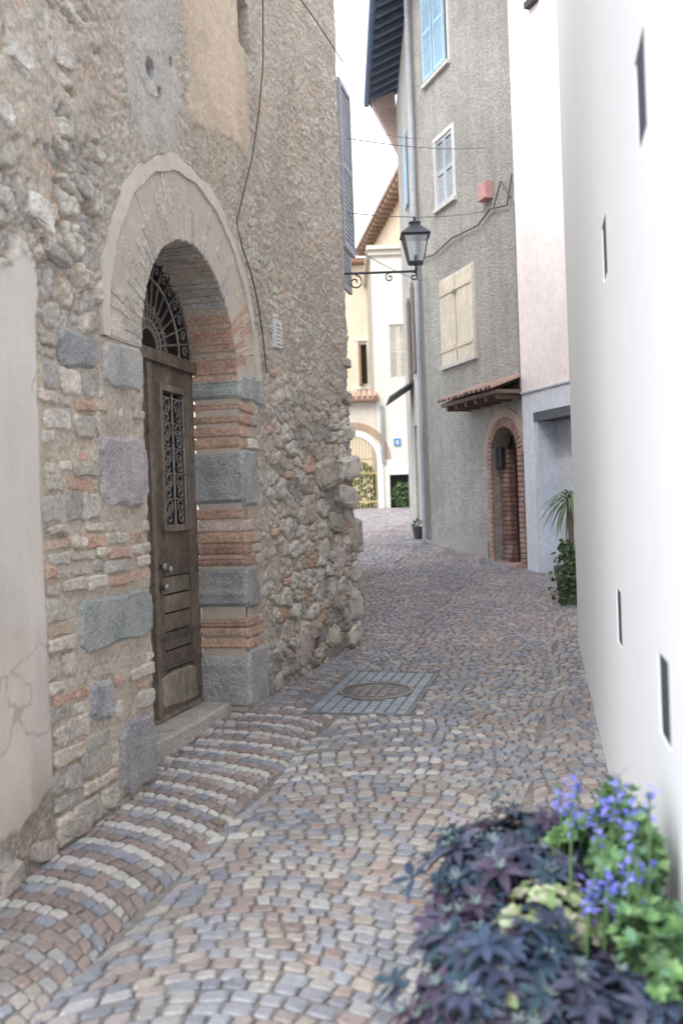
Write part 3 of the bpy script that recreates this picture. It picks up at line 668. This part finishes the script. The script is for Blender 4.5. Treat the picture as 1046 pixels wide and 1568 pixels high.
bh=empty("yellow_house"); ME=frame((0,34),(1,0),(0,-1)); mb=MB()
facade(mb,ME,-5,1.3,1.2,9.9,-.3,0,[(.78,1.05,5.85,7.2)],(.74,.64,.49)); mb.rect(ME,-5,1.3,1.2,9.9,-5,-.32,(.35,.3,.2))
mb.rect(ME,.68,.78,5.75,7.3,-.1,.05,(.70,.66,.58)); mb.rect(ME,1.05,1.15,5.75,7.3,-.1,.05,(.70,.66,.58)); mb.rect(ME,.66,1.17,7.3,7.42,-.1,.08,(.70,.66,.58)); mb.rect(ME,.66,1.17,5.65,5.75,-.1,.12,(.70,.66,.58))
mb.obj("walls",M_pl,bh)
mb=MB(); mb.rect(ME,-5,1.5,9.9,10.05,-5,.45,(.22,.13,.09)); mb.rect(ME,.76,.84,5.8,7.2,0,.3,(.28,.18,.10)); mb.rect(ME,.78,1.05,5.8,7.25,-.3,-.25,(.12,.09,.07)); mb.obj("roof_and_shutters",M_gen,bh)

th=empty("tall_ochre_house"); tt=Vector((-1.30,10.6)).normalized(); MT=frame((2.95,32.9),(tt.x,tt.y),(-tt.y,tt.x))
mb=MB(); facade(mb,MT,-1,12,1,12.95,-4,0,[],(.78,.61,.44)); mb.obj("walls",M_pl,th)
mb=MB(); mb.rect(MT,-1,12,13,13.14,-4,.55,(.30,.20,.15))
for k in range(22): mb.rect(MT,-.9+k*.58,-.75+k*.58,12.82,12.998,0,.5,(.32,.23,.17))
mb.obj("roof",M_gen,th)

# ---------------------------------------------------------------- lantern on bracket
la=empty("wall_lantern"); LX,LY=.917,11.0; az=4.13; mb=MB()
mb.tube([(cP[0]+.0,LY,az),(LX,LY,az)],.014,(1,1,1)); mb.tube([(LX,LY,az-.06),(LX,LY,az+.02),(LX,LY,az+.05),(LX,LY,az+.08)],[.006,.02,.012,.03],(1,1,1),8)
def sp(cx,cz,r,t0,turn,sg):
    return [(cx+r*(1-.8*k/23)*math.cos(t0+sg*turn*2*math.pi*k/23),LY,cz+r*(1-.8*k/23)*math.sin(t0+sg*turn*2*math.pi*k/23)) for k in range(24)]
mb.tube(sp(.24,az-.10,.085,math.pi/2,1.3,-1),.009,(1,1,1),6); mb.tube(sp(.62,az-.06,.05,math.pi/2,1.2,1),.008,(1,1,1),6); mb.tube(sp(LX-.03,az-.06,.05,math.pi/2,1.2,-1),.008,(1,1,1),6)
mb.rect(frame((cP[0],LY),(0,1),(1,0)),-.04,.04,az-.2,az+.1,0,.03,(1,1,1))
def ringq(z,w): return [(LX-w,LY-w,z),(LX+w,LY-w,z),(LX+w,LY+w,z),(LX-w,LY+w,z)]
def fr(z0,w0,z1,w1,col=(1,1,1),m=None):
    V=ringq(z0,w0)+ringq(z1,w1); (m or mb).add(V,[[0,1,2,3],[4,5,6,7]]+[[i,(i+1)%4,4+(i+1)%4,4+i] for i in range(4)],col)
zb=az+.08; zt_=zb+.29
fr(zb,.075,zb+.02,.08); fr(zt_,.135,zt_+.02,.15); fr(zt_+.02,.165,zt_+.12,.06); fr(zt_+.12,.055,zt_+.16,.05); fr(zt_+.16,.065,zt_+.19,.02); mb.tube([(LX,LY,zt_+.19),(LX,LY,zt_+.22),(LX,LY,zt_+.24)],[.01,.02,.004],(1,1,1),8)
A_=ringq(zb+.02,.078); B_=ringq(zt_,.132)
for i in range(4): mb.tube([A_[i],B_[i]],.009,(1,1,1),6)
mb.tube([(LX,LY,zb),(LX,LY,zb+.1)],.02,(1,1,1),8)
mb.obj("lantern_iron",mat("lamp_iron",(.08,.09,.11),rough=.5,bst=.1),la,smooth=False,recalc=True)
mb=MB(); fr(zb+.021,.070,zt_-.001,.124,m=mb); mb.obj("lantern_glass",M_lg,la)

mb=MB()
def sag(a,b,s,n=16): return [tuple(a[i]+(b[i]-a[i])*k/n-(s*4*(k/n)*(1-k/n) if i==2 else 0) for i in range(3)) for k in range(n+1)]
for a_,b_,s_ in (((.16,8.8,4.8),MGh(1.68,6.62,.02),.05),((.16,9.0,4.20),MGh(1.8,5.75,.02),.06),((.12,11.0,4.5),MGh(4.2,5.3,.02),.05),((.14,12.0,6.2),MGh(4.0,7.6,.02),.05)):
    mb.tube(sag(a_,b_,s_),.005,(.14,.14,.15),5)
mb.obj("overhead_cables",M_gen)

# ---------------------------------------------------------------- plants
def leaf(mb,p,d,up,L,W,col,dr=.25,fold=.15):
    d=d.normalized(); s=d.cross(up); 
    if s.length<.05: s=d.cross(Vector((1,0,0)))
    s.normalize(); u=s.cross(d)
    c=p+d*L*.5-u*fold*W; V=[p,p+d*L*.35+s*W*.5,p+d*L*.7+s*W*.38-u*dr*L*.25,p+d*L-u*dr*L,p+d*L*.7-s*W*.38-u*dr*L*.25,p+d*L*.35-s*W*.5,c]
    mb.add(V,[[0,1,6],[1,2,6],[2,3,6],[3,4,6],[4,5,6],[5,0,6]],col)
def rv(): return Vector((random.gauss(0,1),random.gauss(0,1),random.gauss(0,1))).normalized()
pot=empty("flower_planter")
Mp=frame((.808-.02,2.62),(tw.x,tw.y),(-tw.y,tw.x)); mb=MB()
Mtop=lambda a,b,d:(Mp(a,0,b)[0],Mp(a,0,b)[1],d)
for (a,b,c,d) in ((-.85,.15,.02,.05),(-.85,.15,.40,.43),(-.85,-.82,.05,.40),(.12,.15,.05,.40)):
    mb.prism(Mtop,[(a,c),(b,c),(b,d),(a,d)],.05,.40,(.38,.20,.13),.006)
mb.prism(Mtop,[(-.82,.05),(.12,.05),(.12,.40),(-.82,.40)],.06,.36,(.05,.035,.025)); mb.prism(Mtop,[(-.87,.0),(.17,.0),(.17,.45),(-.87,.45)],.04,.06,(.36,.19,.12)); mb.obj("trough",M_gen,pot)
mb=MB()
def clump(C,R,n,kind):
    C=Vector(C)
    for i in range(n):
        v=rv(); 
        if v.z<-.35: v.z=-v.z
        r=random.random()**.4*(1+.45*mn.noise(v*2.6+C*7))
        p=C+Vector((v.x*R[0],v.y*R[1],v.z*R[2]))*r
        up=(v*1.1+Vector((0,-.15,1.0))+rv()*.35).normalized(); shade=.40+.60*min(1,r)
        if kind=='dark':
            k=random.randint(5,8); a0=random.random()*6; t=up.orthogonal().normalized(); b=up.cross(t); L=random.uniform(.040,.072)
            base=random.choice([(.055,.085,.145),(.065,.075,.13),(.085,.065,.11),(.045,.085,.12),(.085,.09,.14)])
            for q in range(k):
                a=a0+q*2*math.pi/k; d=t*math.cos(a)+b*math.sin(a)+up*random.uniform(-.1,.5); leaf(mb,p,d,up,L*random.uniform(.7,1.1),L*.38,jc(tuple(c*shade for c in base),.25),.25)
            if random.random()<.35:
                for q in range(5): leaf(mb,p+up*.006,t*math.cos(q*1.26)+b*math.sin(q*1.26)+up,up,.025,.01,jc((.18,.24,.24),.2),.1)
        elif kind=='lime':
            k=5; t=up.orthogonal().normalized(); b=up.cross(t); a0=random.random()*6
            for q in range(k):
                a=a0+q*2*math.pi/k; d=t*math.cos(a)+b*math.sin(a)+up*random.uniform(.1,.6); L=random.uniform(.018,.034); leaf(mb,p,d,up,L,L*.8,jc(random.choice([(.30,.38,.20),(.42,.48,.30),(.20,.30,.13),(.46,.44,.37)]),.2),.2)
        elif kind=='green':
            k=7; t=up.orthogonal().normalized(); b=up.cross(t); a0=random.random()*6
            for q in range(k):
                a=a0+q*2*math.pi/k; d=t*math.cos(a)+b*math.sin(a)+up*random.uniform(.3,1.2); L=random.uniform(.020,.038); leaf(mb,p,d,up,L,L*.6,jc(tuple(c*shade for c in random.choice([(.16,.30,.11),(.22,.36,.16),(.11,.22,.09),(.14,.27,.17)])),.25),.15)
clump((.41,2.50,.57),(.23,.22,.15),230,'dark'); clump((.28,2.30,.50),(.13,.12,.09),45,'dark'); clump((.32,2.12,.45),(.22,.20,.15),240,'dark'); clump((.50,2.05,.42),(.2,.2,.13),130,'dark'); clump((.60,2.5,.57),(.12,.15,.13),60,'dark')
clump((.44,2.28,.585),(.09,.09,.06),38,'lime'); clump((.38,2.20,.555),(.08,.06,.05),24,'lime'); clump((.50,2.22,.55),(.07,.06,.05),26,'lime'); clump((.33,2.02,.50),(.12,.06,.04),16,'lime')
clump((.64,2.36,.62),(.08,.18,.18),330,'green'); clump((.62,2.07,.52),(.08,.14,.12),130,'green'); clump((.54,2.4,.70),(.05,.05,.06),26,'green')
mb.obj("leaves",M_leaf,pot,recalc=False)
mb=MB(); st=MB()
for i in range(24):
    x=random.uniform(.48,.68); y=random.uniform(2.10,2.42); h=random.uniform(.68,.87) if i%3 else random.uniform(.6,.7); dx=random.uniform(-.03,.03); st.tube([(x,y,.52),(x+dx,y,h)],.0028,(.16,.28,.12),4)
    for q in range(15):
        v=rv(); p=Vector((x+dx,y,h+random.uniform(-.06,.015)))+v*.009
        leaf(mb,p,v+Vector((0,0,.3)),Vector((0,0,1)),random.uniform(.013,.023),.014,jc(random.choice([(.16,.20,.72),(.26,.28,.8),(.32,.30,.78)]),.15),.1)
mb.obj("blue_flowers",M_leaf,pot,recalc=False); st.obj("stems",M_leaf,pot)

yp=empty("potted_yucca"); mb=MB(); o=Vector((2.50,10.9,.49))
for i in range(60):
    a=random.random()*6.28; el=random.uniform(-.2,1.3); d=Vector((math.cos(a)*math.cos(el),math.sin(a)*math.cos(el),math.sin(el))); p_=o+Vector((0,0,1.05)); L=random.uniform(.35,.55); n=6; V=[];F=[]
    s=d.cross(Vector((0,0,1))).normalized()
    for k in range(n+1):
        f=k/n; c=p_+d*L*f-Vector((0,0,.9*f*f*L)); w=.020*(1-f)**.6+.001; V+=[c+s*w,c-s*w]
    for k in range(n): F.append([2*k,2*k+1,2*k+3,2*k+2])
    mb.add(V,F,jc((.14,.20,.12),.3))
mb.obj("fronds",M_leaf,yp,recalc=False)
mb=MB(); mb.tube([tuple(o+Vector((0,0,z))) for z in (.3,.6,1.06)],[.04,.03,.035],(.2,.15,.1),8)
mb.tube([tuple(o+Vector((0,0,z))) for z in (0,.02,.30,.34)],[.13,.15,.20,.20],(.16,.14,.13),18); mb.obj("pot_and_trunk",M_gen,yp)
ip=empty("ivy_plant"); mb=MB()
for i in range(420):
    t=random.random(); p_=Vector((2.34+random.gauss(0,.075)*(1.2-t*.5),10.35+random.gauss(0,.12),.47+t*.64)); leaf(mb,p_,rv()+Vector((0,0,-.3)),rv(),random.uniform(.04,.075),.05,jc(random.choice([(.09,.14,.07),(.13,.19,.09),(.06,.09,.05)]),.3),.2)
mb.obj("foliage",M_leaf,ip,recalc=False)
gp_=empty("courtyard_shrub"); mb=MB()
for i in range(1200):
    v=rv(); p_=Vector((.55+v.x*.6,31.2+v.y*.5,2.2+v.z*.8)); leaf(mb,p_,rv(),rv(),.13,.07,jc((.14,.26,.10),.4),.2)
for i in range(400):
    v=rv(); p_=Vector((1.85+v.x*.3,29.35+v.y*.15,1.95+v.z*.35)); leaf(mb,p_,rv(),rv(),.09,.05,jc((.12,.20,.08),.4),.2)
mb.obj("foliage",M_leaf,gp_,recalc=False)
dr=empty("doorstep_pot"); mb=MB(); mb.tube([(1.36,17.6,z) for z in (.98,1.0,1.17,1.20)],[.07,.09,.12,.12],(.07,.06,.06),12); mb.obj("pot",M_gen,dr)
mb=MB()
for i in range(60):
    v=rv(); leaf(mb,Vector((1.36,17.6,1.22))+v*.07,v,rv(),.07,.03,jc((.07,.09,.06),.3)); 
mb.obj("foliage",M_leaf,dr,recalc=False)

# ---------------------------------------------------------------- light, sky, camera
el=math.radians(46); L=Vector((-.45,-.60,0)).normalized()*math.cos(el)+Vector((0,0,math.sin(el)))
sd=bpy.data.lights.new("sun",'SUN'); sd.energy=3.0; sd.angle=math.radians(32); sd.color=(1,.97,.94)
so=bpy.data.objects.new("sun",sd); COL.objects.link(so); so.rotation_euler=L.to_track_quat('Z','Y').to_euler()
w=bpy.data.worlds.new("World"); sc.world=w; w.use_nodes=True; nt=w.node_tree
sk=nt.nodes.new('ShaderNodeTexSky'); sk.sky_type='NISHITA'; sk.sun_disc=False; sk.sun_elevation=el; sk.sun_rotation=math.atan2(L.x,L.y)
sk.air_density=1.0; sk.dust_density=4.0; sk.ozone_density=1.0
mx=nt.nodes.new('ShaderNodeMix'); mx.data_type='RGBA'; mx.inputs[0].default_value=.8; mx.inputs[7].default_value=(16.2,16.9,18.2,1)
nt.links.new(sk.outputs[0],mx.inputs[6])
bg=nt.nodes['Background']; bg.inputs[1].default_value=.15; nt.links.new(mx.outputs[2],bg.inputs[0])
cd=bpy.data.cameras.new("camera"); co=bpy.data.objects.new("camera",cd); COL.objects.link(co); sc.camera=co
cd.sensor_fit='VERTICAL'; cd.sensor_height=36; cd.lens=35; cd.clip_end=1500; cd.clip_start=.05
co.matrix_world=Matrix.Translation((0,0,1.5))@Matrix.Rotation(math.radians(90),4,'X')@Matrix.Rotation(math.radians(-2),4,'Z')
cd.dof.use_dof=True; cd.dof.focus_distance=7; cd.dof.aperture_fstop=2.2
sc.view_settings.view_transform='Standard'; sc.view_settings.look='None'; sc.view_settings.exposure=0
